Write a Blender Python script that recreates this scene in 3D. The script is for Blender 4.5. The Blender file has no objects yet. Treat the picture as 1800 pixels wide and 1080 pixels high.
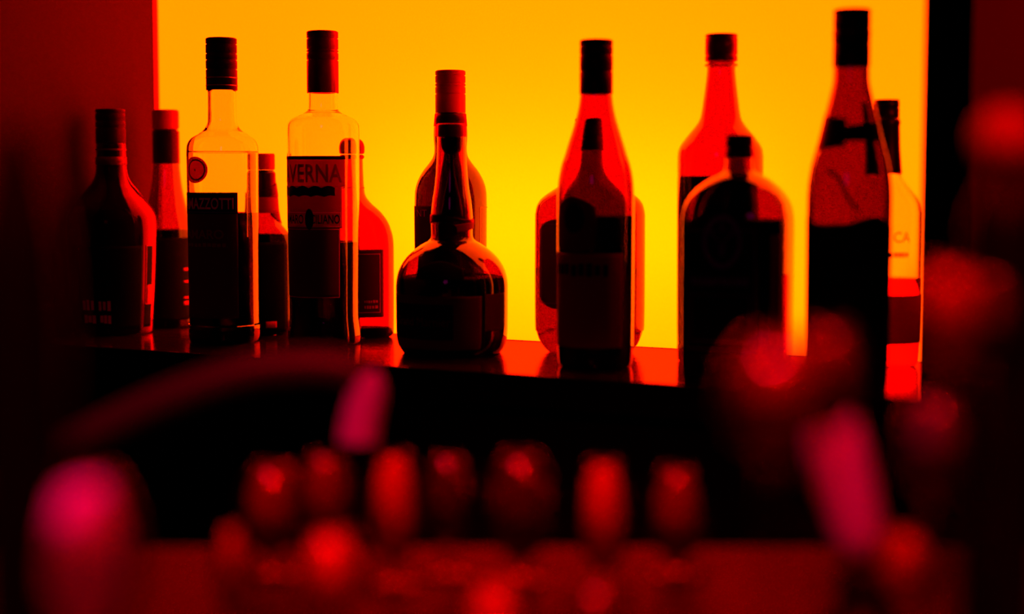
import bpy, math, random
from mathutils import Vector
C = bpy.context.scene
PI = math.pi
R = math.radians

# ------------------------------------------------------------------ camera
F, CX, CY = 2600.0, 900.0, 540.0           # focal length in pixels of the 1800 px frame
EYE = 0.18                                 # eye above the shelf top (z = 0)
PITCH = R(4.0)
SHIFT_PX = 48.0
cam = bpy.data.cameras.new('camera')
cam.sensor_width = 36.0
cam.lens = F / 1800 * 36
cam.shift_y = -SHIFT_PX / 1800
cam.clip_start = 0.02
cam.dof.use_dof = True
cam.dof.focus_distance = 1.58
cam.dof.aperture_fstop = 1.8
cam_o = bpy.data.objects.new('camera', cam)
C.collection.objects.link(cam_o)
cam_o.location = (0, 0, EYE)
cam_o.rotation_euler = (PI / 2 - PITCH, 0, 0)
C.camera = cam_o
C.view_settings.view_transform = 'Standard'
C.view_settings.look = 'None'
C.view_settings.exposure = 0.0
C.view_settings.gamma = 1.0
C.view_settings.use_curve_mapping = False
C.cycles.use_denoising = True
C.cycles.max_bounces = 24
C.cycles.transmission_bounces = 24
C.cycles.transparent_max_bounces = 16
C.cycles.sample_clamp_indirect = 7
C.cycles.caustics_refractive = True
C.cycles.blur_glossy = 0.5

# ------------------------------------------------------------------ world and lamps
w = bpy.data.worlds.new('world'); C.world = w; w.use_nodes = True
w.node_tree.nodes['Background'].inputs[0].default_value = (0.10, 0.10, 0.9, 1)
w.node_tree.nodes['Background'].inputs[1].default_value = 0.0022

AX = R(-26.0)                              # direction of the shelf seen from above
U = Vector((math.cos(AX), math.sin(AX), 0))       # along the shelf, to the right
N = Vector((math.sin(AX), -math.cos(AX), 0))      # out of the panel, to the guest
ORG = Vector((-0.4345, 1.832, 0))                # where the panel meets the left wall
def sh(u, n, z=0.0):
    return ORG + U * u + N * n + Vector((0, 0, z))
PANEL_W = 0.945
SHELF_D = 0.250

def lamp(name, kind, loc, color, energy, target=None, **kw):
    l = bpy.data.lights.new(name, kind); l.color = color; l.energy = energy
    for k, v in kw.items(): setattr(l, k, v)
    o = bpy.data.objects.new(name, l); C.collection.objects.link(o); o.location = loc
    if target is not None:
        o.rotation_euler = (Vector(target) - Vector(loc)).to_track_quat('-Z', 'Y').to_euler()
    return o
# tube inside the light box, behind the diffuser sheet
lamp('lightbox_tube', 'AREA', sh(0.53, -0.15, 0.125), (1, 0.26, 0.0), 0.75, sh(0.53, 0.0, 0.125),
     shape='RECTANGLE', size=0.50, size_y=0.05)
# added fill spots over the counter with no known fixture, brightening the near things
lamp('pink_fill', 'SPOT', (-0.25, 0.15, 0.95), (1, 0.0, 0.45), 85.0, (-0.18, 0.62, 0.0), spot_size=R(44), spot_blend=0.6, shadow_soft_size=0.03)
lamp('magenta_fill', 'SPOT', (0.30, 0.10, 0.95), (1, 0.0, 0.45), 12.0, (0.17, 0.72, 0.0), spot_size=R(30), spot_blend=0.7, shadow_soft_size=0.03)
lamp('red_row_fill', 'SPOT', (0.02, 0.05, 0.85), (1, 0.0, 0.0), 85.0, (0.02, 0.76, 0.0), spot_size=R(36), spot_blend=0.7, shadow_soft_size=0.04)  # added to brighten the dim row of red glasses
lamp('red_side_fill', 'SPOT', (0.38, 0.0, 0.70), (1, 0.0, 0.0), 14.0, (0.185, .54, .08), spot_size=R(36), spot_blend=0.8, shadow_soft_size=0.04)  # added fill for the red glasses by the post
lamp('red_wall_fill', 'SPOT', (0.95, 0.5, 0.6), (1, 0.0, 0.0), 40.0, (0.50, 1.38, 0.36), spot_size=R(26), spot_blend=1.0, shadow_soft_size=0.05)  # added fill to redden the wall right of the post, no known lamp
lamp('purple_label_fill', 'AREA', (-0.5, -0.7, 0.7), (1.0, 0.0, 0.45), 0.28, (0.0, 1.4, 0.1), shape='DISK', size=0.35)  # added fill behind the camera, tints the label fronts purple

# ------------------------------------------------------------------ pixels -> points
def ray(px, py):
    x, y = (px - CX) / F, -(py - CY) / F - SHIFT_PX / F
    # camera looks along +Y, pitched down
    d = Vector((x, math.cos(PITCH) + y * math.sin(PITCH), -math.sin(PITCH) + y * math.cos(PITCH)))
    return d
def at(px, py, Y):
    d = ray(px, py)
    return Vector((0, 0, EYE)) + d * (Y / d.y)
def on_shelf(px, py, z=0.0):
    d = ray(px, py)
    return Vector((0, 0, EYE)) + d * ((z - EYE) / d.z)

# ------------------------------------------------------------------ materials
def mat(name, color, rough=0.5, metal=0.0, trans=0.0, ior=1.46, spec=0.5, coat=0.0, tint=None, bump=None):
    m = bpy.data.materials.new(name); m.use_nodes = True
    b = m.node_tree.nodes['Principled BSDF']
    b.inputs['Base Color'].default_value = (*color, 1)
    b.inputs['Roughness'].default_value = rough
    b.inputs['Metallic'].default_value = metal
    b.inputs['Transmission Weight'].default_value = trans
    b.inputs['IOR'].default_value = ior
    b.inputs['Specular IOR Level'].default_value = spec
    b.inputs['Coat Weight'].default_value = coat
    if tint: b.inputs['Specular Tint'].default_value = (*tint, 1)
    if bump:
        nt = m.node_tree
        tc = nt.nodes.new('ShaderNodeTexCoord'); mp = nt.nodes.new('ShaderNodeMapping')
        no = nt.nodes.new('ShaderNodeTexNoise'); bp = nt.nodes.new('ShaderNodeBump')
        mp.inputs['Scale'].default_value = bump[0]
        no.inputs['Scale'].default_value = bump[1]
        no.inputs['Detail'].default_value = 6
        bp.inputs['Strength'].default_value = bump[2]; bp.inputs['Distance'].default_value = 0.002
        nt.links.new(tc.outputs['Object'], mp.inputs[0]); nt.links.new(mp.outputs[0], no.inputs['Vector'])
        nt.links.new(no.outputs[0], bp.inputs['Height']); nt.links.new(bp.outputs[0], b.inputs['Normal'])
    return m
def dark(name, color, gloss, rough=.3, f0=.04, power=3.5, top=.6, bump=None):
    """dark lacquer, foil or glaze: faint own colour under a red tinted sheen that grows towards the rim"""
    m = mat(name, color, .8, spec=0.0, bump=bump)
    nt = m.node_tree; b = nt.nodes['Principled BSDF']
    g = nt.nodes.new('ShaderNodeBsdfGlossy'); g.inputs[0].default_value = (*gloss, 1); g.inputs['Roughness'].default_value = rough
    l = nt.nodes.new('ShaderNodeLayerWeight'); l.inputs[0].default_value = .5
    p = nt.nodes.new('ShaderNodeMath'); p.operation = 'POWER'; p.inputs[1].default_value = power
    r = nt.nodes.new('ShaderNodeMapRange'); r.inputs['To Min'].default_value = f0; r.inputs['To Max'].default_value = top
    x = nt.nodes.new('ShaderNodeMixShader')
    if b.inputs['Normal'].is_linked: nt.links.new(b.inputs['Normal'].links[0].from_socket, g.inputs['Normal'])
    nt.links.new(l.outputs['Facing'], p.inputs[0]); nt.links.new(p.outputs[0], r.inputs['Value']); nt.links.new(r.outputs[0], x.inputs[0])
    nt.links.new(b.outputs[0], x.inputs[1]); nt.links.new(g.outputs[0], x.inputs[2])
    nt.links.new(x.outputs[0], nt.nodes['Material Output'].inputs[0])
    return m
def paper(name, color, through, rough=0.6):
    """paper or thin plastic: reflects its colour and lets some light through"""
    m = bpy.data.materials.new(name); m.use_nodes = True
    nt = m.node_tree; b = nt.nodes['Principled BSDF']; out = nt.nodes['Material Output']
    b.inputs['Base Color'].default_value = (*color, 1); b.inputs['Roughness'].default_value = rough
    b.inputs['Specular IOR Level'].default_value = 0.03
    t = nt.nodes.new('ShaderNodeBsdfTranslucent'); t.inputs[0].default_value = (*color, 1)
    x = nt.nodes.new('ShaderNodeMixShader'); x.inputs[0].default_value = through
    nt.links.new(b.outputs[0], x.inputs[1]); nt.links.new(t.outputs[0], x.inputs[2]); nt.links.new(x.outputs[0], out.inputs[0])
    return m
M = {}
M['clear'] = mat('clear_glass', (1.0, .92, .86), 0.0, trans=1)
M['tinted'] = mat('red_brown_glass', (.30, .008, .006), 0.0, trans=1)
M['brown'] = mat('brown_glass', (.30, .008, .006), 0.0, trans=1)
M['pale'] = mat('rose_glass', (.40, .012, .01), 0.0, trans=1)
M['green'] = mat('dark_bottle_glass', (.24, .004, .003), 0.0, trans=1)
M['rose'] = mat('deep_rose_glass', (.34, .008, .006), 0.0, trans=1)
M['ruby'] = mat('ruby_glass', (.19, .004, .003), 0.0, trans=1)
M['deep_liquid'] = mat('deep_red_amaro', (.2, 0, 0), 0.0, trans=1, ior=1.36)
M['opaque'] = dark('black_glazed_glass', (.004, 0, 0), (1, .02, .01), .07, .006, 2.6, 1.0)
M['dark_liquid'] = dark('dark_amaro', (.003, 0, 0), (1, .03, .02), .2, .01, 4, .3)
M['red_liquid'] = mat('red_brown_liqueur', (.62, .01, .01), 0.0, trans=1, ior=1.36)
M['cap_black'] = dark('black_screw_cap_metal', (.006, 0, 0), (1, .02, .01), .35, .015, 4, .35)
M['cap_brown'] = dark('dark_red_screw_cap_metal', (.05, .0, .0), (1, .03, .01), .32, .05, 2.5, .6)
M['cap_red'] = paper('orange_red_plastic_cap', (.42, .006, .0), .15, .4)
M['cap_ring'] = dark('shiny_cap_ring', (.3, .01, .01), (1, .08, .04), .3, .3, 2, .9)
M['foil'] = dark('black_neck_foil', (.008, 0, 0), (1, .02, .01), .3, .02, 3, .4)
M['lab_dark'] = paper('dark_label_paper', (.12, .0, .003), .3)
M['lab_black'] = paper('black_label_paper', (.006, .002, .003), .05)
M['lab_red'] = paper('red_label_paper', (.50, .0, .0), .55)
M['lab_mid'] = paper('maroon_label_paper', (.40, .0, .008), .45)
M['ink'] = paper('dark_label_ink', (.012, 0, 0), .1)
M['ink_soft'] = paper('soft_red_label_ink', (.22, 0, 0), .5)
M['ink_red'] = paper('dull_red_label_ink', (.80, .01, .22), .08)
M['ink_gold'] = mat('gold_label_line', (.45, .06, .03), 0.4, metal=1)
M['ink_violet'] = paper('violet_label_ink', (.14, .0, .18), .05)
M['cork'] = dark('dark_stopper', (.01, 0, 0), (1, .02, .01), .4, .02, 4, .3)
M['shelf'] = dark('varnished_dark_shelf', (.010, 0, 0), (1, .14, .05), .13, .03, 5, .8, bump=((2, 9, 1), 7, .22))
M['fascia'] = mat('black_shelf_edge', (.0015, .0005, .0012), .7, spec=0)
M['wall'] = mat('dark_red_wall_paint', (.052, .0, .0), 0.85, spec=.04, bump=((1, 1, 1), 60, .1))
M['wall_r'] = mat('dark_maroon_wall_paint', (.12, .002, .002), 0.9, spec=.03)
M['post'] = mat('matt_black_post', (.002, .0005, .001), .8, spec=0)
M['trim'] = mat('red_painted_edge', (.85, .008, .003), 0.6, spec=.05)
M['counter'] = dark('dark_red_counter', (.012, 0, 0), (1, 0, 0), .5, .01, 4, .12)
M['floor'] = mat('dark_floor', (.01, .006, .006), .6)
M['box'] = mat('white_lightbox_paint', (.8, .8, .8), .8)
M['chrome'] = dark('pipe_red_reflection', (.009, 0, .0015), (1, 0, .02), .5, .01, 3, .14)  # chrome pipe, its dull red reflection put into the colour
M['chrome_end'] = dark('spout_pink_highlight', (.17, 0, .045), (1, 0, .1), .5, .03, 3, .2)  # same chrome, the pink highlight on the spout put into the colour
M['fg_black'] = dark('black_foreground_glass', (.002, 0, 0), (1, 0, 0), .4, .005, 4, .1)
def thin_glass(tint=(.9, .22, .25)):
    m = bpy.data.materials.new('thin_red_stemware_glass'); m.use_nodes = True
    nt = m.node_tree; nt.nodes.remove(nt.nodes['Principled BSDF'])
    t = nt.nodes.new('ShaderNodeBsdfTransparent'); t.inputs[0].default_value = (*tint, 1)
    g = nt.nodes.new('ShaderNodeBsdfGlossy'); g.inputs[0].default_value = (1, .02, .06, 1); g.inputs['Roughness'].default_value = .08
    f = nt.nodes.new('ShaderNodeFresnel'); f.inputs[0].default_value = 1.3
    x = nt.nodes.new('ShaderNodeMixShader')
    nt.links.new(f.outputs[0], x.inputs[0]); nt.links.new(t.outputs[0], x.inputs[1]); nt.links.new(g.outputs[0], x.inputs[2])
    nt.links.new(x.outputs[0], nt.nodes['Material Output'].inputs[0])
    return m
M['stem_glass'] = thin_glass(); M['pink_glass'] = thin_glass((.92, .3, .85))

def diffuser():
    m = bpy.data.materials.new('backlit_orange_diffuser'); m.use_nodes = True
    nt = m.node_tree; nt.nodes.remove(nt.nodes['Principled BSDF'])
    e = nt.nodes.new('ShaderNodeEmission'); e.inputs[0].default_value = (1, .036, 0, 1); e.inputs[1].default_value = 6.0
    t = nt.nodes.new('ShaderNodeBsdfTranslucent'); t.inputs[0].default_value = (.9, .9, .0, 1)
    a = nt.nodes.new('ShaderNodeAddShader')
    nt.links.new(e.outputs[0], a.inputs[0]); nt.links.new(t.outputs[0], a.inputs[1])
    nt.links.new(a.outputs[0], nt.nodes['Material Output'].inputs[0])
    return m
M['diffuser'] = diffuser()

# ------------------------------------------------------------------ mesh helpers
def mesh_obj(name, verts, faces, m, parent=None, smooth=True):
    me = bpy.data.meshes.new(name); me.from_pydata([tuple(v) for v in verts], [], faces); me.update()
    if smooth:
        me.polygons.foreach_set('use_smooth', [True] * len(me.polygons))
    me.materials.append(m)
    o = bpy.data.objects.new(name, me); C.collection.objects.link(o)
    if parent: o.parent = parent
    return o
def tag(o, label, cat, group=None, kind=None):
    if label: o['label'] = label
    if cat: o['category'] = cat
    if group: o['group'] = group
    if kind: o['kind'] = kind
    return o
def empty(name, loc, rz, label, cat, group=None):
    o = bpy.data.objects.new(name, None); C.collection.objects.link(o); o.empty_display_size = .02
    o.location = loc; o.rotation_euler = (0, 0, rz)
    return tag(o, label, cat, group)
def shelf_box(name, u0, u1, n0, n1, z0, z1, m, bevel=0.0):
    """a box whose sides run along the shelf"""
    c = sh((u0 + u1) / 2, (n0 + n1) / 2, (z0 + z1) / 2)
    hx, hy, hz = (u1 - u0) / 2, (n1 - n0) / 2, (z1 - z0) / 2
    vs = [(sx * hx, sy * hy, sz * hz) for sx in (-1, 1) for sy in (-1, 1) for sz in (-1, 1)]
    fs = [(0, 1, 3, 2), (4, 6, 7, 5), (0, 4, 5, 1), (2, 3, 7, 6), (0, 2, 6, 4), (1, 5, 7, 3)]
    o = mesh_obj(name, vs, fs, m, smooth=False)
    o.location = c; o.rotation_euler = (0, 0, AX)
    if bevel:
        b = o.modifiers.new('bevel', 'BEVEL'); b.width = bevel; b.segments = 3
    return o
def spline(pts, sub=6):
    """Catmull-Rom through (z, r); a point with a third value True is a sharp corner"""
    out = []
    n = len(pts)
    for i in range(n - 1):
        p1, p2 = pts[i], pts[i + 1]
        p0 = pts[i - 1] if i and not (len(p1) > 2) else p1
        p3 = pts[i + 2] if i + 2 < n and not (len(p2) > 2) else p2
        for k in range(sub):
            t = k / sub
            f = lambda a, b, c, d: .5 * (2 * b + (c - a) * t + (2 * a - 5 * b + 4 * c - d) * t * t + (3 * b - a - 3 * c + d) * t ** 3)
            out.append((f(p0[0], p1[0], p2[0], p3[0]), f(p0[1], p1[1], p2[1], p3[1])))
    out.append(tuple(pts[-1][:2]))
    return out

class Section:
    """the plan of a bottle: round at the neck, squarer at the body"""
    def __init__(s, n=2.0, yaw=0.0, r_neck=0.01, r_body=0.03, flat=1.0):
        s.n, s.yaw, s.rn, s.rb, s.flat = n, yaw, r_neck, r_body, flat
        s.W = max(s.raw(t * PI / 180)[0] for t in range(0, 180)) if (n != 2.0 or flat != 1.0) else 1.0
    def raw(s, th):
        # th from the direction facing the camera, positive to the picture's right
        a = th - s.yaw
        ca, sa = math.cos(a), math.sin(a)
        r = (abs(ca / s.flat) ** s.n + abs(sa) ** s.n) ** (-1.0 / s.n)
        return r * math.sin(th), r * math.cos(th)
    def k(s, th, r):
        if s.n == 2.0 and s.flat == 1.0: return 1.0
        w_ = min(1, max(0, (r - s.rn) / max(1e-6, s.rb - s.rn)))
        w_ = w_ * w_ * (3 - 2 * w_)
        x, y = s.raw(th)
        return (1 - w_) + w_ * math.hypot(x, y) / s.W
    def pt(s, th, r, z, off=0.0):
        q = r * s.k(th, r) + off
        # local frame: +X picture right, -Y to the camera
        return Vector((q * math.sin(th), -q * math.cos(th), z))

def lathe(name, prof, m, parent, sec=None, seg=96, closed_ends=True):
    """prof: (z, r) list from one end to the other; r=0 ends are closed to a point"""
    sec = sec or Section()
    vs, fs, rings = [], [], []
    for z, r in prof:
        if r < 1e-6:
            rings.append([len(vs)]); vs.append((0, 0, z))
        else:
            rings.append(list(range(len(vs), len(vs) + seg)))
            vs += [sec.pt(2 * PI * i / seg, r, z) for i in range(seg)]
    for a, b in zip(rings, rings[1:]):
        for i in range(seg):
            j = (i + 1) % seg
            if len(a) == 1 and len(b) == 1: continue
            if len(a) == 1: fs.append((a[0], b[j], b[i]))
            elif len(b) == 1: fs.append((a[i], a[j], b[0]))
            else: fs.append((a[i], a[j], b[j], b[i]))
    return mesh_obj(name, vs, fs, m, parent)

def rad_at(prof, z):
    for (z0, r0), (z1, r1) in zip(prof, prof[1:]):
        if min(z0, z1) <= z <= max(z0, z1) and z0 != z1:
            return r0 + (r1 - r0) * (z - z0) / (z1 - z0)
    return prof[-1][1] if abs(prof[-1][0] - z) < abs(prof[0][0] - z) else prof[0][1]

def text_mesh(body, bold=False):
    cu = bpy.data.curves.new('lettering', 'FONT'); cu.body = body; cu.resolution_u = 4
    cu.offset = 0.018 if bold else 0
    o = bpy.data.objects.new('lettering_source', cu); C.collection.objects.link(o)
    dg = bpy.context.evaluated_depsgraph_get()
    me = bpy.data.meshes.new_from_object(o.evaluated_get(dg))
    vs = [v.co.copy() for v in me.vertices]; fs = [tuple(p.vertices) for p in me.polygons]
    bpy.data.objects.remove(o); bpy.data.curves.remove(cu); bpy.data.meshes.remove(me)
    x0 = min(v.x for v in vs); x1 = max(v.x for v in vs); y0 = min(v.y for v in vs); y1 = max(v.y for v in vs)
    return [((v.x - x0) / (x1 - x0), (v.y - y0) / (y1 - y0)) for v in vs], fs

class Bottle:
    """pixel measures taken off the photo turn into metres at the bottle's own distance"""
    def __init__(s, name, cx, base, prof, label, glass, wall=.0022, sq=2.0, yaw=0.0, flat=1.0, hollow=True, sub=5, rb=None):
        hb = rb or max(h for _, h, *_ in prof)
        p = on_shelf(cx, base); d = p.y
        for _ in range(3):
            d = p.y + hb * d / F * .92 * flat
        s.d = d; s.px = d / F; s.cx = cx
        foot = at(cx, base, d)
        s.x0 = foot.x
        s.root = empty(name, (foot.x, d, 0), -math.atan2(foot.x, d), label, 'bottle')
        s.sec = Section(sq, yaw, min(h for _, h, *_ in prof) * s.px, hb * s.px, flat)
        pts = [(s.z(y), h * s.px) + ((True,) if len(q) else ()) for y, h, *q in prof]
        pts[-1] = (0.0,) + pts[-1][1:]
        pts = pts[::-1]                                   # from the foot upwards
        s.out = spline(pts, sub)
        s.out = [(max(0.0, z), r) for z, r in s.out]
        r0 = s.out[0][1]
        outer = [(0.0008, 0), (0.0004, r0 * .55), (0.0, r0 * .8)] + s.out
        if hollow:
            zt = s.out[-1][0]
            inner = []
            for i, (z, r) in enumerate(s.out):
                zz = max(z, .0028)
                if z < .0028: continue
                inner.append((zz, max(.002, r - wall)))
            inner = [(.0034, 0), (.0028, inner[0][1] * .8)] + inner
            s.inner = inner
            prof_all = outer + [(zt + .0004, s.out[-1][1] - wall * .5)] + inner[::-1]
        else:
            s.inner = outer; prof_all = outer + [(s.out[-1][0], 0)]
        s.glass = lathe('glass_body' if hollow else 'bottle_body', prof_all, glass, s.root, s.sec)
    def z(s, y):
        return at(s.cx, y, s.d).z
    def liquid(s, y, m, lab=None):
        zt = s.z(y); g = -.0002
        pr = [(z, max(0, r - g) if r > 0 else 0) for z, r in s.inner if z < zt]
        pr = [(pr[0][0] + g, 0)] + [(z + (g if z < .0032 else 0), r) for z, r in pr[1:]]
        if m is M['dark_liquid']:
            pr = [(.0008, 0), (.0008, s.out[0][1] * .9)] + [q for q in pr[1:] if q[0] > .001]
        r = rad_at([q for q in s.inner if q[1] > 0], zt) - g
        pr += [(zt, r), (zt, 0)]
        o = lathe('liquid', pr, m, s.root, s.sec)
        if lab: o['label'] = lab
        return o
    def part(s, name, prof, m, lab=None, parent=None, sub=1, sec=None):
        """prof (y px, half width px) from the top down; closed solid"""
        pts = [(s.z(y), h * s.px) for y, h in prof][::-1]
        if sub > 1: pts = spline(pts, sub)
        pr = [(pts[0][0], 0)] + pts + [(pts[-1][0], 0)]
        o = lathe(name, pr, m, parent or s.root, sec or Section(), 72)
        if lab: o['label'] = lab
        return o
    def screw_cap(s, y0, y1, h, m, rings=(.42, .62), lab=None, name='screw_cap', knurl=True, ring_mat=None):
        """rolled metal cap: knurled top, pressed grooves, plain skirt"""
        H = y1 - y0; pr = [(y0, h * .90), (y0 + .8, h * .96), (y0 + 2.2, h), (y0 + 4, h)]
        marks = sorted([.12] + list(rings))
        for g in marks:
            y = y0 + g * H
            pr += [(y - 1.4, h), (y - .3, h * .94), (y + .3, h * .94), (y + 1.4, h)]
        pr += [(y1 - 1, h * 1.0), (y1, h * .985)]
        pr = sorted(set(pr))
        pts = [(s.z(y), q * s.px) for y, q in pr][::-1]
        prof = [(pts[0][0], 0)] + pts + [(pts[-1][0], 0)]
        seg = 180 if knurl else 72
        sec = Section(); vs, fs, rr = [], [], []
        zk0, zk1 = s.z(y0 + .13 * H + 1), s.z(y0 + 3)
        zk2, zk3 = s.z(y0 + min(rings + (.4,)) * H), s.z(y0 + min(rings + (.4,)) * H * .7) if rings else (0, 0)
        o = lathe(name, prof, m, s.root, sec, seg)
        if knurl:
            for v in o.data.vertices:
                if zk0 <= v.co.z <= zk1 or zk2 <= v.co.z <= zk3:
                    a = math.atan2(v.co.y, v.co.x)
                    q = 1 - .018 * (.5 + .5 * math.cos(a * 60))
                    v.co.x *= q; v.co.y *= q
        if lab: o['label'] = lab
        if ring_mat:
            ys = ring_mat[0]
            for ya, yb in ys:
                s.part('cap_ring', [(ya, h * 1.02), (yb, h * 1.02)], ring_mat[1], parent=o)
        return o
    def th(s, x, y):
        """angle at which the front of the bottle shows at picture column x"""
        r = rad_at(s.out, s.z(y))
        want = (x - (s.cx)) * s.px
        best = min((abs(s.sec.pt(t * PI / 360, r, 0).x - want), t) for t in range(-180, 181))
        return best[1] * PI / 360
    def patch(s, name, y0, y1, t0, t1, m, off=.0003, parent=None, shape=None, lab=None, thick=.00015, nu=40, nv=24):
        """a piece of paper wrapped round the glass; shape(u) -> (top, bottom) trims in 0..1"""
        vs, fs = [], []
        za, zb = s.z(y1), s.z(y0)
        for lay in (0, 1):
            for j in range(nv + 1):
                for i in range(nu + 1):
                    u = i / nu
                    lo, hi = (0, 1) if shape is None else shape(u)
                    v = lo + (hi - lo) * j / nv
                    z = za + (zb - za) * v
                    r = rad_at(s.out, z)
                    vs.append(s.sec.pt(t0 + (t1 - t0) * u, r, z, off - lay * thick))
        n1 = (nu + 1) * (nv + 1)
        idx = lambda i, j, l: l * n1 + j * (nu + 1) + i
        for j in range(nv):
            for i in range(nu):
                fs.append((idx(i, j, 0), idx(i + 1, j, 0), idx(i + 1, j + 1, 0), idx(i, j + 1, 0)))
                fs.append((idx(i, j, 1), idx(i, j + 1, 1), idx(i + 1, j + 1, 1), idx(i + 1, j, 1)))
        for i in range(nu):
            fs.append((idx(i, 0, 0), idx(i, 0, 1), idx(i + 1, 0, 1), idx(i + 1, 0, 0)))
            fs.append((idx(i, nv, 0), idx(i + 1, nv, 0), idx(i + 1, nv, 1), idx(i, nv, 1)))
        for j in range(nv):
            fs.append((idx(0, j, 0), idx(0, j + 1, 0), idx(0, j + 1, 1), idx(0, j, 1)))
            fs.append((idx(nu, j, 0), idx(nu, j, 1), idx(nu, j + 1, 1), idx(nu, j + 1, 0)))
        o = mesh_obj(name, vs, fs, m, parent or s.root)
        if lab: o['label'] = lab
        return o
    def text(s, body, y0, y1, t0, t1, m, off=.0006, parent=None, bold=True, curve=0.0):
        p, fs = text_mesh(body, bold)
        za, zb = s.z(y1), s.z(y0)
        vs = []
        for u, v in p:
            z = za + (zb - za) * v + curve * (zb - za) * (1 - (2 * u - 1) ** 2)
            vs.append(s.sec.pt(t0 + (t1 - t0) * u, rad_at(s.out, z), z, off))
        return mesh_obj('lettering', vs, fs, m, parent or s.root, smooth=False)
    def print_row(s, y0, y1, t0, t1, m, parent, n=8, off=.0007, seed=1):
        """a row of print too small and dark to read in the photo: uneven blots"""
        rnd = random.Random(seed); vs, fs = [], []
        for i in range(n):
            ta = t0 + (t1 - t0) * (i + .08) / n; tb = t0 + (t1 - t0) * (i + rnd.uniform(.7, .92)) / n
            ya = y0 + (y1 - y0) * rnd.uniform(0, .15); yb = y1 - (y1 - y0) * rnd.uniform(0, .15)
            k = len(vs)
            for t, y in ((ta, yb), (tb, yb), (tb, ya), (ta, ya)):
                z = s.z(y); vs.append(s.sec.pt(t, rad_at(s.out, z), z, off))
            fs.append((k, k + 1, k + 2, k + 3))
        return mesh_obj('print_row', vs, fs, m, parent, smooth=False)
    def frame(s, y0, y1, t0, t1, wpx, m, parent, off=.0006, name='label_line'):
        """thin printed rectangle"""
        vs, fs = [], []
        r = rad_at(s.out, s.z((y0 + y1) / 2)); dt = wpx * s.px / r
        def strip(ya, yb, ta, tb):
            n = max(2, int(abs(tb - ta) / .05)); k = len(vs)
            for i in range(n + 1):
                t = ta + (tb - ta) * i / n
                for y in (ya, yb):
                    z = s.z(y); vs.append(s.sec.pt(t, rad_at(s.out, z), z, off))
            for i in range(n):
                a = k + 2 * i; fs.append((a, a + 1, a + 3, a + 2))
        def vstrip(ta, tb, ya, yb):
            n = 16; k = len(vs)
            for i in range(n + 1):
                z = s.z(ya + (yb - ya) * i / n)
                for t in (ta, tb): vs.append(s.sec.pt(t, rad_at(s.out, z), z, off))
            for i in range(n):
                a = k + 2 * i; fs.append((a, a + 1, a + 3, a + 2))
        strip(y0, y0 + wpx, t0, t1); strip(y1 - wpx, y1, t0, t1)
        vstrip(t0, t0 + dt, y0 + wpx, y1 - wpx); vstrip(t1 - dt, t1, y0 + wpx, y1 - wpx)
        return mesh_obj(name, vs, fs, m, parent, smooth=False)
    def disc(s, name, x, y, rx, ry, m, off=.0004, parent=None, lab=None, ring=0.0):
        t0, t1 = s.th(x - rx, y), s.th(x + rx, y); tc, tr = (t0 + t1) / 2, (t1 - t0) / 2
        vs, fs = [], []
        rs = [1.0, ring] if ring else [1.0, .88, .76, .64, .52, .4, .28, .16, .06]
        n = 48
        for q in rs:
            for i in range(n):
                a = 2 * PI * i / n
                z = s.z(y + ry * q * math.sin(a))
                vs.append(s.sec.pt(tc + tr * q * math.cos(a), rad_at(s.out, z), z, off))
        for k in range(len(rs) - 1):
            for i in range(n):
                j = (i + 1) % n; fs.append((k * n + i, (k + 1) * n + i, (k + 1) * n + j, k * n + j))
        if not ring: fs.append(tuple(range((len(rs) - 1) * n, len(rs) * n)))
        o = mesh_obj(name, vs, fs, m, parent or s.root)
        if lab: o['label'] = lab
        return o

# ------------------------------------------------------------------ the setting
def solve_u(px, n):
    lo, hi = 0.0, 3.0
    for _ in range(60):
        mid = (lo + hi) / 2; q = sh(mid, n)
        if CX + F * q.x / (q.y * math.cos(PITCH) + EYE * math.sin(PITCH)) < px: lo = mid
        else: hi = mid
    return lo
pw, pz = solve_u(1636, 0), .62
# diffuser sheet of the light box, in its own frame: x along the shelf, y away from the guest
nx = 24
vs = [(pw * i / nx, 0, .0005 + (pz - .0005) * j / 12) for j in range(13) for i in range(nx + 1)]
fs = [(j * (nx + 1) + i, j * (nx + 1) + i + 1, (j + 1) * (nx + 1) + i + 1, (j + 1) * (nx + 1) + i) for j in range(12) for i in range(nx)]
o = mesh_obj('light_panel', vs, fs, M['diffuser'], smooth=False)
o.location = ORG; o.rotation_euler = (0, 0, AX)
tag(o, 'large glowing orange and yellow backlit panel behind the bottles', 'light panel')
P = [(x, y, z) for y in (.001, .20) for x, z in ((0, .0005), (pw, .0005), (pw, pz), (0, pz))]
hb = mesh_obj('housing', P, [(4, 5, 6, 7), (0, 1, 5, 4), (1, 2, 6, 5), (2, 3, 7, 6), (3, 0, 4, 7)], M['box'], o, smooth=False)

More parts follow.
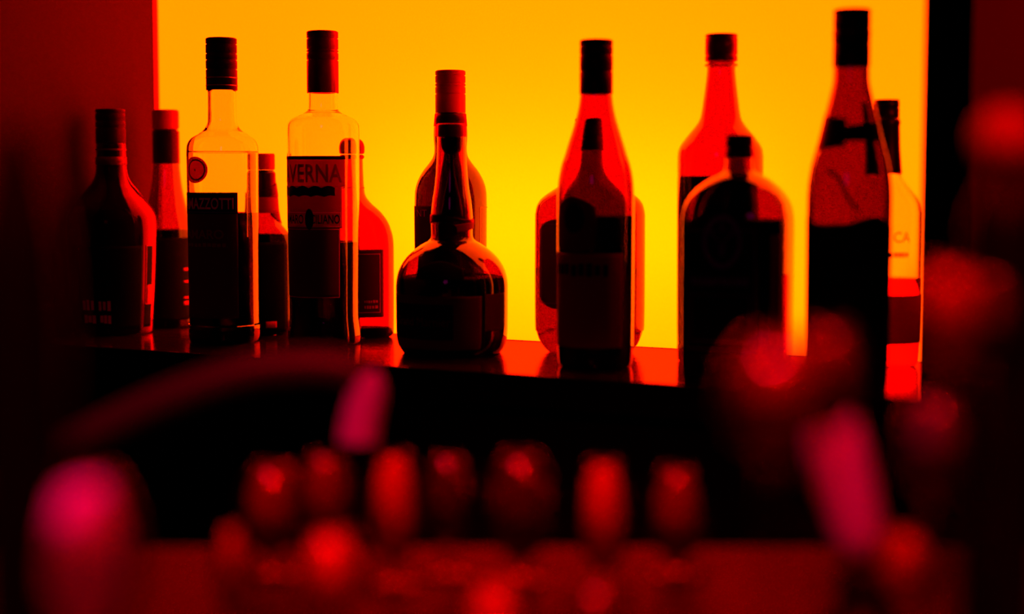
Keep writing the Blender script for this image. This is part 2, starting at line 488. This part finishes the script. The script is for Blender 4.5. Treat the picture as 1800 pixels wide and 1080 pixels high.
st = shelf_box('shelf', -.02, 1.50, 0.0, SHELF_D, -.028, 0.0, M['shelf'], .0012)
tag(st, 'dark varnished bar shelf carrying the row of bottles', 'shelf')
cb = shelf_box('shelf_cabinet', -.02, 1.50, .005, SHELF_D - .012, -1.1, -.0285, M['fascia']); cb['kind'] = 'structure'  # black cabinet under the shelf
fa = shelf_box('shelf_edge', -.02, 1.50, SHELF_D + .0002, SHELF_D + .004, -.029, -.0006, M['fascia'])
fa.name = 'edge_strip'
fa.parent = st; fa.matrix_parent_inverse = st.matrix_world.inverted()
bpy.context.view_layer.update()
fa.matrix_parent_inverse = st.matrix_world.inverted()
wl = shelf_box('wall_left', -.06, -.0225, -.20, 1.75, -1.1, 1.25, M['wall']); wl['kind'] = 'structure'
wl2 = shelf_box('trim_1', -.022, 0.0006, -.0004, .0085, .0002, 1.2, M['trim']); wl2['kind'] = 'structure'
wl3 = shelf_box('wall_strip', -.022, 0.0, .0088, 1.0, .0002, 1.2, M['wall']); wl3['kind'] = 'structure'  # part of the left wall's surface
wt = shelf_box('wall_front', -.02, 2.6, -.06, -.002, pz + .001, 1.25, M['wall_r']); wt.name = 'wall_top'; wt['kind'] = 'structure'
wr = shelf_box('wall_right', pw + .001, 2.6, -.06, -.002, .0002, pz, M['wall_r']); wr['kind'] = 'structure'
# black post in front of the shelf's end
nP = SHELF_D + .006
uL, uR = solve_u(1611, nP + .035), solve_u(1661, nP + .035)
po = shelf_box('post', uL, uR + .01, nP, nP + .035, -1.1, 1.2, M['post'], .002)
tag(po, 'black upright post at the right end of the glowing panel', 'post')
fl = mesh_obj('floor', [(-3, -2, -1.1), (4, -2, -1.1), (4, 3, -1.1), (-3, 3, -1.1)], [(0, 1, 2, 3)], M['floor'], smooth=False)
fl['kind'] = 'structure'
# front counter
CZ = -.04
def world_box(name, x0, x1, y0, y1, z0, z1, m, bevel=0):
    vs = [(x, y, z) for x in (x0, x1) for y in (y0, y1) for z in (z0, z1)]
    fs = [(0, 1, 3, 2), (4, 6, 7, 5), (0, 4, 5, 1), (2, 3, 7, 6), (0, 2, 6, 4), (1, 5, 7, 3)]
    q = mesh_obj(name, vs, fs, m, smooth=False)
    if bevel:
        b = q.modifiers.new('bevel', 'BEVEL'); b.width = bevel; b.segments = 3
    return q
ct = world_box('bar_counter', -.62, .95, .22, .87, CZ - .04, CZ, M['counter'], .004)
tag(ct, 'dark red counter in the blurred foreground below the bottles', 'counter')

# ------------------------------------------------------------------ bottles, from left to right
# 1 squat dark cream liqueur bottle by the wall
B = Bottle('liqueur_bottle', 201, 592,
    [(250, 25), (296, 26), (316, 31), (334, 44), (352, 59), (372, 72), (392, 77), (430, 77), (500, 74), (560, 70), (584, 68), (592, 62, 1)],
    'black liqueur bottle with bulging shoulders, nearest the dark red wall', M['opaque'], hollow=False)
B.screw_cap(192, 252, 25.5, M['cap_black'], (.35, .55))
B.part('neck_ring', [(276, 26.6), (290, 26.8)], M['cap_brown'])
B.part('neck_ring', [(262, 26.4), (265, 26.4)], M['cap_brown'])
lb = B.patch('side_strip', 430, 572, R(46), R(62), M['lab_black'])
B.frame(430, 532, R(47), R(61), 1.2, M['ink_red'], lb)
B.patch('label_patch', 499, 533, R(50), R(59), M['ink_red'], parent=lb, off=.0005, nu=4, nv=4)
lf = B.patch('front_label', 430, 572, R(-48), R(40), M['lab_black'])
for (x0, x1, y0, y1) in ((150, 171, 521, 540), (176, 197, 522, 541), (152, 172, 547, 562), (178, 197, 546, 563)):
    B.print_row(y0, y1, B.th(x0, 540), B.th(x1, 540), M['ink_red'], lf, 3, seed=x0)
# 2 tall slim bottle behind it with a pale cap
B = Bottle('spirit_bottle', 297, 578,
    [(228, 19), (236, 22), (290, 23), (330, 27), (360, 33), (385, 40), (405, 43), (440, 43), (560, 42), (572, 40), (578, 36, 1)],
    'tall slim bottle with a smooth red cap, standing behind the black liqueur bottle', M['tinted'])
B.part('cap', [(193, 20), (194.5, 22), (197, 23), (224, 23), (227, 22), (228, 20)], M['cap_red'], sub=1)
B.part('neck_foil', [(229, 21), (231, 23), (234, 23.2), (255, 23.2), (285, 23.4), (288, 23.4)], M['foil'])
B.liquid(404, M['dark_liquid'])
lb = B.patch('label', 417, 560, R(-85), R(80), M['lab_black'])
for y, h in ((470, 4), (492, 3), (520, 3), (528, 6)):
    B.patch('label_stripe', y, y + h, R(38), R(78), M['ink_red'], parent=lb, off=.0005, nu=12, nv=2)
# 3 clear square bottle with the black name band
B = Bottle('bitters_bottle', 396, 606,
    [(156, 24.5), (205, 25), (218, 26.5), (228, 32), (236, 43), (244, 54), (253, 60), (266, 62), (300, 62), (560, 61), (568, 62.5), (592, 62), (601, 58), (606, 50, 1)],
    'shorter of the two clear amaro bottles, with oval seal and black name band', M['clear'], sq=2.35, yaw=R(-24))
B.screw_cap(67, 159, 27, M['cap_black'], (.3, .42, .6), ring_mat=([(136.5, 138), (150, 151.5)], M['cap_ring']))
B.liquid(374, M['dark_liquid'])
tR = B.th(420, 400); tL = R(-92)
lb = B.patch('label', 338, 555, tL, tR, M['lab_dark'])
bd = B.patch('name_band', 338, 375, tL, tR, M['lab_black'], parent=lb, off=.0005)
B.frame(340.5, 372.5, tL + .05, tR - .05, 1.1, M['ink_violet'], lb, off=.0009)
B.text('RAMAZZOTTI', 347, 367, tL + .12, tR - .12, M['ink_red'], parent=lb, off=.001)
B.text('AMARO', 402, 418, R(-75), R(0), M['lab_mid'], parent=lb)
B.print_row(425, 432, R(-70), R(5), M['lab_mid'], lb, 9)
sl = B.disc('roundel', 353, 299, 17.5, 23, M['lab_mid'], lab='dark red oval seal')
B.disc('seal_ring', 353, 299, 14, 18.5, M['lab_dark'], off=.0006, parent=sl, ring=.86)
# 4 short bottle behind, red band and dark ribbon on its neck
B = Bottle('brandy_bottle', 465, 591,
    [(300, 19), (304, 21.5), (320, 22), (345, 25), (372, 27), (392, 31), (402, 38), (414, 46), (430, 50.5), (450, 51), (560, 51), (580, 49), (591, 44, 1)],
    'small dark bottle with a red neck band, half hidden between the two clear bottles', M['tinted'], flat=.58)
B.part('cap', [(270, 20), (271.5, 21), (274, 21.5), (296, 21.5), (299, 20.5)], M['cap_red'])
B.part('neck_foil', [(301, 19), (303, 21.5), (306, 22.3), (330, 22.8), (343, 24.5)], M['foil'])
B.patch('ribbon', 316, 346, R(-95), R(98), M['foil'], off=.0012, shape=lambda u: (0.0, .25 + .7 * u * u), nu=30, nv=6)
B.patch('neck_band', 345, 374, R(-100), R(100), M['lab_red'], off=.0008, nu=40, nv=4)
B.patch('ribbon_tail', 374, 394, R(28), R(85), M['foil'], off=.0010, shape=lambda u: (1 - .15 - .85 * u ** .7, 1.0), nu=16, nv=4)
B.liquid(412, M['dark_liquid'])
lb = B.patch('label', 425, 580, R(-85), R(62), M['lab_black'])
B.patch('label_stripe', 563, 574, R(5), R(38), M['ink_red'], parent=lb, off=.0005, nu=10, nv=2)
# 5 tall clear bottle, the second name
B = Bottle('bitters_bottle', 571.5, 610,
    [(160, 25.5), (190, 26), (197, 30), (203, 42), (209, 54), (217, 61), (228, 63), (262, 63), (400, 62.5), (540, 61), (565, 62), (585, 64.5), (601, 64), (610, 58, 1)],
    'taller of the two clear amaro bottles, with a broad dark red name label', M['clear'], sq=2.3, yaw=R(-20))
B.screw_cap(55, 164, 27.5, M['cap_brown'], (.3, .345, .47))
B.liquid(425, M['dark_liquid'])
tR = B.th(600, 400); tL = R(-84)
lb = B.patch('label', 396, 520, tL, B.th(598, 450), M['lab_dark'], shape=lambda u: (.03 * (2 * u - 1) ** 2, 1))
B.frame(401, 519, tL + .04, B.th(597, 450), 1.0, M['ink_red'], lb)
nb = B.patch('name_band', 275, 328, tL, B.th(608, 300), M['lab_red'], off=.0003)
B.patch('band_border', 275, 281, tL, B.th(608, 300), M['ink'], parent=nb, off=.0005, nv=2)
B.text('AVERNA', 289, 321, tL + .02, B.th(602, 300), M['ink_soft'], parent=nb)
cr = B.patch('crest', 328, 399.5, tL, B.th(602, 360), M['lab_mid'], off=.0005)
B.patch('garland', 326, 350, tL, B.th(590, 340), M['ink'], parent=cr, off=.0006, nu=80,
        shape=lambda u: (.18 + .12 * abs(math.sin(u * 15)), .82 + .16 * abs(math.sin(u * 15 + .6))))
B.frame(372, 397, tL + .05, B.th(600, 380), 1.0, M['ink_red'], cr, off=.0007)
B.text('AMARO SICILIANO', 376, 392, tL + .15, B.th(598, 380), M['ink'], parent=cr, off=.0008)
B.disc('emblem', 547, 384, 7, 18, M['ink'], off=.0009, parent=cr)
# 6 brown round shouldered bottle behind it
B = Bottle('whisky_bottle', 622, 596,
    [(276, 17), (282, 18), (300, 18.5), (330, 20), (345, 23), (358, 33), (372, 48), (388, 60), (405, 67), (425, 71), (470, 71.5), (570, 71), (588, 69), (596, 62, 1)],
    'round shouldered red glass bottle half hidden behind the tall clear bottle', M['pale'], flat=.44, yaw=R(0))
B.part('stopper', [(243, 9), (246, 15), (251, 19), (258, 21), (266, 21), (270, 20), (271, 17)], M['cap_brown'], sub=3)
B.part('stopper_ring', [(272, 17), (274, 20), (277, 20.5), (280, 18)], M['cap_brown'], sub=2)
B.part('neck_line', [(329.4, 20.6), (331, 20.8)], M['cap_ring'])
B.liquid(576, M['dark_liquid'])
lb = B.patch('label', 438, 556, R(-50), B.th(674, 500), M['lab_dark'])
B.frame(445, 548, R(-45), B.th(668, 500), 1.2, M['ink_red'], lb)
B.print_row(526, 531, B.th(640, 500), B.th(664, 500), M['ink_red'], lb, 6)
B.print_row(535, 541, B.th(640, 500), B.th(664, 500), M['ink_red'], lb, 5, seed=3)
# 7 bottle with swelling neck behind the squat one
B = Bottle('liqueur_bottle', 793, 606,
    [(199, 26.5), (212, 28), (230, 29.5), (245, 29.5), (262, 28.5), (275, 30.5), (287, 38), (300, 48), (316, 57), (332, 62), (350, 63.5), (400, 63.5), (570, 62), (598, 60), (606, 54, 1)],
    'bottle with a swollen neck and red metal cap, directly behind the squat round bottle', M['green'], flat=.82)
B.screw_cap(124, 199, 26.5, M['cap_red'], (.3, .38, .55))
B.part('neck_band', [(200, 27.4), (222, 29.4)], M['foil'])
B.liquid(240, M['deep_liquid'])
lb = B.patch('label', 362, 560, R(-88), R(20), M['lab_dark'])
B.text('NT', 368, 380, B.th(735, 370), B.th(752, 370), M['ink_red'], parent=lb, bold=False)
B.frame(364, 556, R(58), R(100), 1.0, M['ink_gold'], lb)
# 8 squat round bottle with ribbon and seal
B = Bottle('orange_liqueur_bottle', 795, 631,
    [(222, 25), (240, 25), (270, 25.5), (300, 27), (330, 30), (352, 33.5), (375, 36), (398, 36.5), (412, 36), (421, 39), (428, 50), (440, 67), (455, 82), (474, 93), (495, 98), (520, 98.5), (580, 98), (602, 95), (617, 87), (627, 76), (631, 66, 1)],
    'squat round bottle with a long neck, ribbon and wax seal, mid shelf', M['brown'], wall=.0025)
B.part('stopper', [(218, 24), (219, 25.5), (222, 26), (240, 26), (241, 25.6)], M['cap_brown'])
B.part('cork', [(242, 19), (255, 18.5), (264, 16), (270, 10), (273, 3)], M['cork'], sub=3)
B.part('pour_tube', [(272, 3.4), (300, 4), (318, 8), (345, 14), (372, 19), (380, 20)], M['cork'], sub=3)
rb = B.patch('ribbon', 376, 396, R(-115), R(115), M['foil'], off=.0010, shape=lambda u: (.06 + .3 * math.sin(u * PI), .75 + .25 * math.sin(u * PI * 2)), nu=40, nv=5)
B.patch('ribbon_tail', 392, 424, R(-38), R(0), M['foil'], off=.0016, nu=10, nv=10, shape=lambda u: (.05 + .25 * u, 1))
B.patch('ribbon_tail', 390, 408, R(5), R(75), M['lab_mid'], off=.0016, nu=16, nv=8, shape=lambda u: (.0 + .35 * u, .75 + .25 * u))
B.part('seal_drop', [(384, 3), (388, 3)], M['cork'])
sx = B.disc('wax_seal', 790, 404, 13, 13, M['cork'], off=.003)
B.liquid(487, M['dark_liquid'])
fl2 = B.patch('shoulder_label', 455, 486, R(-40), R(12), M['lab_black'], off=.0005, shape=lambda u: (0, .55 + .45 * math.sin(u * PI)))
tL, tR = B.th(699, 550) - .1, B.th(845, 550)
lb = B.patch('label', 514, 606, tL, tR, M['lab_dark'])
B.patch('label_field', 528, 588, tL + .1, B.th(797, 550), M['lab_black'], parent=lb, off=.0005)
B.text('Grand Marnier', 550, 565, tL + .22, B.th(792, 550), M['ink_soft'], parent=lb, off=.0008, bold=False)
B.patch('back_label', 512, 575, B.th(852, 550), B.th(872, 550) + .25, M['lab_dark'], off=.0003)
# 9 broad flat bottle behind the wine shaped one
B = Bottle('brandy_bottle', 1036, 625,
    [(262, 24), (282, 24), (295, 26), (308, 32), (320, 44), (332, 62), (344, 80), (356, 91), (372, 96), (400, 97), (560, 97), (582, 94), (602, 86), (616, 74), (625, 62, 1)],
    'broad red bottle with rounded bottom corners, behind the first slope shouldered bottle', M['tinted'], sq=2.6, flat=.62, yaw=R(4))
B.screw_cap(208, 264, 27, M['cap_brown'], (.25, .42, .6))
B.liquid(470, M['red_liquid'])
lb = B.patch('label', 383, 540, R(-66), R(62), M['lab_mid'], shape=lambda u: (.0 + .14 * abs(2 * u - 1) ** 8, 1 - .12 * abs(2 * u - 1) ** 8))
B.frame(392, 530, R(-63), R(58), 1.2, M['ink_red'], lb)
# 10 slope shouldered bottle
B = Bottle('vodka_bottle', 1046, 652,
    [(160, 27.5), (172, 28.5), (190, 31), (210, 35.5), (228, 41), (250, 48), (270, 54), (288, 60), (308, 64.5), (332, 67), (360, 67.5), (420, 67.5), (560, 67), (625, 66), (643, 62), (652, 52, 1)],
    'slope shouldered red tinted bottle with a black cap, in front of the broad bottle', M['rose'], wall=.003)
B.screw_cap(70, 166, 29, M['cap_black'], (.28, .58))
B.liquid(379, M['dark_liquid'])
cr = B.patch('crest_label', 345, 441, R(-72), B.th(1046, 400), M['lab_dark'], shape=lambda u: (.0 + .1 * abs(2 * u - 1) ** 3, 1 - .2 * abs(2 * u - 1) ** 2))
B.disc('emblem', 1010, 382, 17, 26, M['ink'], off=.0006, parent=cr)
lb = B.patch('label', 443, 606, R(-85), B.th(1092, 500), M['lab_mid'])
B.print_row(459, 483, R(-75), B.th(1071, 470), M['ink'], lb, 8, seed=5)
# 11 tall bottle behind the square one
B = Bottle('rum_bottle', 1262.5, 644,
    [(106, 23), (111, 24), (113, 28.5), (117, 28.5), (120, 24.5), (145, 26.5), (180, 31), (205, 35), (218, 41), (232, 52), (246, 63), (258, 71), (272, 74.5), (300, 75), (450, 74.5), (610, 73), (634, 70), (644, 62, 1)],
    'tall long necked red bottle behind the square bottle with the round emblem', M['rose'], wall=.003)
B.screw_cap(60, 108, 28, M['cap_brown'], (.78,))
B.liquid(310, M['dark_liquid'])
# 12 square herbal liqueur bottle
B = Bottle('herbal_liqueur_bottle', 1295, 680,
    [(272, 23.5), (290, 24), (300, 27), (306, 36), (313, 50), (324, 66), (338, 80), (356, 91), (376, 96.5), (398, 98), (440, 98), (560, 98), (650, 97), (670, 92), (680, 84, 1)],
    'square black bottle with domed shoulders and a round emblem on its label', M['green'], sq=3.8, yaw=R(-12), wall=.003, sub=6)
B.screw_cap(237, 278, 24, M['cap_black'], (.5,), knurl=True)
B.liquid(386, M['dark_liquid'])
tL, tR = B.th(1206, 500), B.th(1328, 500)
lb = B.patch('label', 372, 612, tL, tR, M['lab_black'], shape=lambda u: (0, 1 - .12 * abs(2 * u - 1) ** 2.2))
B.frame(402, 606, tL + .04, tR - .04, 1.4, M['ink_violet'], lb)
em = B.disc('emblem_ring', 1268, 422, 33, 46, M['ink_violet'], off=.0006, parent=lb, ring=.80)
# stag head with antlers, cross above it
def flat_lines(Bt, name, segs, wpx, m, parent, off):
    vs, fs = [], []
    for (xa, ya, xb, yb) in segs:
        L = math.hypot(xb - xa, yb - ya) or 1; ox, oy = -(yb - ya) / L * wpx / 2, (xb - xa) / L * wpx / 2
        k = len(vs)
        for X, Y in ((xa + ox, ya + oy), (xb + ox, yb + oy), (xb - ox, yb - oy), (xa - ox, ya - oy)):
            z = Bt.z(Y); vs.append(Bt.sec.pt(Bt.th(X, Y), rad_at(Bt.out, z), z, off))
        fs.append((k, k + 1, k + 2, k + 3))
    return mesh_obj(name, vs, fs, m, parent, smooth=False)
flat_lines(B, 'stag_emblem', [(1268, 418, 1268, 446), (1264, 424, 1266, 446), (1272, 424, 1270, 446), (1262, 420, 1252, 408), (1252, 408, 1248, 394),
    (1256, 412, 1246, 408), (1274, 420, 1284, 408), (1284, 408, 1288, 394), (1280, 412, 1290, 408), (1268, 390, 1268, 404), (1263, 395, 1273, 395)], 2.4, M['ink_violet'], lb, .0007)
B.print_row(482, 497, tL + .12, tR - .12, M['ink_violet'], lb, 12, seed=7)
B.frame(512, 592, tL + .12, tR - .12, 1.2, M['ink_violet'], lb)
rim_column = B.patch('side_strip', 410, 640, B.th(1350, 500), B.th(1368, 500), M['lab_mid'], nu=10)  # red strip paints the highlight column along the rim
# 13 slope shouldered bottle, nearest on the right
B = Bottle('wine_shaped_bottle', 1487.5, 692,
    [(114, 30.5), (128, 31), (146, 32), (176, 38.5), (205, 45.5), (245, 55), (283, 65), (310, 70), (336, 72.5), (380, 73), (600, 72), (665, 71), (683, 67), (692, 56, 1)],
    'tallest slope shouldered bottle, black tag round its neck, at the right near the post', M['ruby'], wall=.003)
B.screw_cap(16, 118, 32, M['cap_black'], (.34, .4, .6), ring_mat=([(56, 61)], M['cap_brown']))
B.liquid(396, M['dark_liquid'])
B.patch('neck_tag', 203, 265, R(-72), R(-8), M['foil'], off=.0008, shape=lambda u: (.0 + .1 * u, 1 - .12 * u))
B.patch('neck_tag', 212, 252, R(-8), R(72), M['foil'], off=.0008, shape=lambda u: (.05, .75 + .2 * u))
B.patch('label', 380, 640, R(-84), R(84), M['lab_black'], shape=lambda u: (0, .965 + .035 * math.cos(u * 9)))
cv = [(1449 + 0, 300), (1458, 303), (1468, 312), (1476, 325), (1482, 342), (1492, 356), (1500, 368)]
flat_lines(B, 'label_scroll', [(*cv[i], *cv[i + 1]) for i in range(6)], 6, M['ink'], B.root, .0005)
# 14 clear bottle half hidden behind the tall one and the post
B = Bottle('gin_bottle', 1551, 650,
    [(218, 21), (260, 22.5), (300, 26), (312, 30), (325, 39), (340, 50), (352, 57), (368, 61), (400, 62), (600, 61), (638, 58), (650, 50, 1)],
    'clear bottle with a dark cap, half hidden between the tallest bottle and the post', M['clear'])
B.screw_cap(175, 208, 21.5, M['cap_black'], (.45,))
B.part('neck_foil', [(209, 22), (216, 24), (222, 22.5), (260, 24), (298, 27), (305, 28)], M['foil'])
B.liquid(487, M['red_liquid'])
lb = B.patch('label', 515, 600, R(0), R(88), M['lab_red'])
B.text('CA', 406, 424, R(14), R(42), M['lab_mid'], parent=lb, bold=False)
B.print_row(441, 450, R(8), R(40), M['lab_mid'], lb, 5, seed=9)

# ------------------------------------------------------------------ blurred things on the near counter
def drink_mat(name, col, through=.6):
    return paper(name, col, through, .35)
def stemmed(px, y0, y1, hw, Y, color, label, name='stemmed_glass', full=.95, group='stemmed glasses on the near counter'):
    top, bot = at(px, y0, Y).z, at(px, y1, Y).z
    p = at(px, (y0 + y1) / 2, Y); r = hw * Y / F
    o = empty(name, (p.x, Y, CZ), 0, label, 'glass')
    H0, H1 = bot - CZ, top - CZ
    hh = H1 - H0
    bowl = [(H0, .004), (H0 + .04 * hh, r * .35), (H0 + .16 * hh, r * .72), (H0 + .36 * hh, r * .96), (H0 + .5 * hh, r), (H0 + .75 * hh, r * .88), (H0 + .92 * hh, r * .66), (H1, r * .50)]
    sp = spline(bowl, 5); t = .0009
    inn = [(z + (t if i == 0 else 0), max(.0005, q - t)) for i, (z, q) in enumerate(sp)]
    b = lathe('bowl', [(H0 - .0005, 0)] + sp + [(H1 + .0004, r * .5 - t * .5)] + inn[::-1] + [(H0 + t, 0)], M['pink_glass'] if color[2] else M['stem_glass'], o, seg=48)
    zt = H0 + hh * full
    dr = [(z, max(0, q - .0005)) for z, q in inn if z < zt]
    rr = rad_at(inn, zt) - .0005
    lathe('drink', [(dr[0][0] + .0006, 0)] + dr[1:] + [(zt, rr), (zt, 0)], drink_mat('red_drink', color), o, seg=48)
    lathe('stem', [(.003, 0), (.003, .006), (.008, .0032), (H0 * .5, .0026), (H0 - .004, .003), (H0 - .0008, .004), (H0 - .0008, 0)], M['stem_glass'], o, seg=24)
    fr = max(.018, r * .95)
    lathe('foot', [(0, 0), (0, fr), (.001, fr), (.0028, .006), (.0028, 0)], M['stem_glass'], o, seg=48)
    return o
RED = (.60, 0, 0); MID = (.20, 0, 0); DIM = (.07, 0, 0); PINK = (.95, 0, .42)
stemmed(478, 818, 975, 62, .80, MID, 'leftmost glass of the blurred row of red glasses, dull red')
stemmed(572, 800, 955, 52, .80, MID, 'dull red glass just left of the bright one under the faucet spout')
stemmed(692, 800, 992, 50, .78, RED, 'bright red oval glass directly below the faucet spout')
stemmed(788, 806, 960, 46, .80, DIM, 'very dark red glass to the right of the bright one under the spout')
stemmed(915, 800, 985, 66, .79, DIM, 'widest and darkest glass in the middle of the blurred row')
stemmed(1060, 814, 1004, 50, .78, RED, 'bright red narrow oval glass standing alone below the slope shouldered bottle')
stemmed(1190, 826, 985, 56, .80, MID, 'dull red glass right of the lone bright oval glass')
stemmed(408, 925, 1090, 32, .70, RED, 'narrow red glass at the bottom edge, left of the lower bright glass')
stemmed(582, 938, 1085, 68, .62, RED, 'broad bright red glass at the bottom edge, below the blurred row')
stemmed(868, 1030, 1120, 60, .62, RED, 'red glass cut by the bottom edge left of the centre')
stemmed(1050, 1020, 1120, 60, .66, MID, 'dull red glass cut by the bottom edge under the lone bright oval')
stemmed(1590, 935, 1065, 60, .62, RED, 'red glass at the lower right, beside the tilted tap handle')
stemmed(150, 840, 1150, 96, .50, PINK, 'large pink and crimson glass in the bottom left corner')
stemmed(1365, 600, 800, 92, .50, (.30, 0, 0), 'large dull red wine glass in front of the square bottle')
stemmed(1455, 580, 760, 62, .56, MID, 'dark red glass overlapping the foot of the tallest bottle')
stemmed(1668, 470, 640, 62, .52, RED, 'red glass in front of the black post')
stemmed(1742, 480, 640, 45, .60, MID, 'smaller red glass right of the one before the post')
stemmed(1645, 700, 870, 66, .60, (.16, 0, .08), 'dim purple red glass below the two red glasses by the post')

def tube(name, pts, r, m, parent, seg=24):
    pts = [Vector(p) for p in pts]; vs, fs = [], []
    up = Vector((0, 1, 0))
    for i, p in enumerate(pts):
        t = (pts[min(i + 1, len(pts) - 1)] - pts[max(i - 1, 0)]).normalized()
        a = t.cross(up).normalized(); b = t.cross(a).normalized()
        q = r[i] if isinstance(r, (list, tuple)) else r
        for k in range(seg):
            an = 2 * PI * k / seg; vs.append(p + (a * math.cos(an) + b * math.sin(an)) * q)
    for i in range(len(pts) - 1):
        for k in range(seg):
            j = (k + 1) % seg; fs.append((i * seg + k, i * seg + j, (i + 1) * seg + j, (i + 1) * seg + k))
    fs.append(tuple(range(seg))[::-1]); fs.append(tuple(range((len(pts) - 1) * seg, len(pts) * seg)))
    return mesh_obj(name, vs, fs, m, parent)
def path3(pts, Y, o, sub=8):
    w_ = [at(x, y, Y) for x, y in pts]
    flat = spline([(p.x, p.z) for p in w_], sub)
    return [Vector((x, Y, z)) - o for x, z in flat]
FY = .82
b0 = at(-150, 1000, FY); base = Vector((b0.x, FY, CZ + .0004))
fc = empty('faucet', base, 0, 'long curved swan neck faucet arching in from the left foreground', 'faucet')
pp = path3([(-150, 985), (-120, 945), (-40, 880), (60, 818), (180, 755), (300, 700), (420, 660), (520, 646), (590, 648), (632, 662)], FY, base)
tube('pipe', pp, .0105, M['chrome'], fc)
se = path3([(634, 662), (644, 690), (638, 725), (631, 760), (630, 775)], FY, base, 6)
tube('spout', se, [.0100 + .0015 * i / len(se) for i in range(len(se))], M['chrome_end'], fc)
lathe('base', [(0, 0), (0, .026), (.006, .026), (.012, .016), (.03, .0145), (.03, 0)], M['chrome'], fc, seg=48)

# tap with a leaning handle
TY = .70
h0 = at(1520, 985, TY); h1 = at(1447, 705, TY)
tb = Vector((h0.x, TY, CZ))
tp = empty('drink_tap', tb, 0, 'drinks tap with a long pink-lit handle leaning left, lower right foreground', 'tap')
L = [h0 + (h1 - h0) * t - tb for t in (0, .06, .2, .45, .7, .88, .97, 1.0)]
tube('handle', L, [.006, .0105, .0135, .0145, .0150, .0140, .010, .003], mat('handle_pink_light', (.24, .0, .07), .5, spec=0), tp)  # pink light falling on the handle is put into its colour
hz = h0.z - CZ
lathe('tap_body', [(0, 0), (0, .024), (.004, .024), (.010, .013), (hz - .014, .012), (hz - .006, .014), (hz, .008), (hz, 0)], M['fg_black'], tp, seg=40)

# near bottles at both sides, black and out of focus
def near_bottle(px, Y, prof, label, stopper=None):
    p = at(px, 500, Y); s = Y / F
    o = empty('near_bottle', (p.x, Y, CZ), 0, label, 'bottle')
    pts = [(at(px, y, Y).z - CZ, h * s) for y, h in prof][::-1]
    pts = [(.0, pts[0][1] * .93), (.004, pts[0][1])] + pts
    pr = spline(pts, 4)
    lathe('bottle_body', [(0, 0)] + pr + [(pr[-1][0], 0)], M['fg_black'], o, seg=48)
    if stopper:
        y, h, m = stopper; zc = at(px, y, Y).z - CZ; r = h * s
        lathe('stopper', [(zc - r * math.cos(t * PI / 16), r * math.sin(t * PI / 16)) for t in range(17)], m, o, seg=40)
    return o
near_bottle(1765, .62, [(300, 30), (330, 42), (380, 62), (440, 66), (700, 66), (1100, 66)],
    'black out of focus bottle with a round red stopper at the right edge', (243, 58, paper('red_ball_stopper', (.3, 0, 0), .3, .5)))
near_bottle(35, .50, [(225, 30), (280, 44), (360, 62), (430, 74), (560, 80), (760, 80), (1300, 80)],
    'black out of focus bottle at the left edge, before the dark red wall')
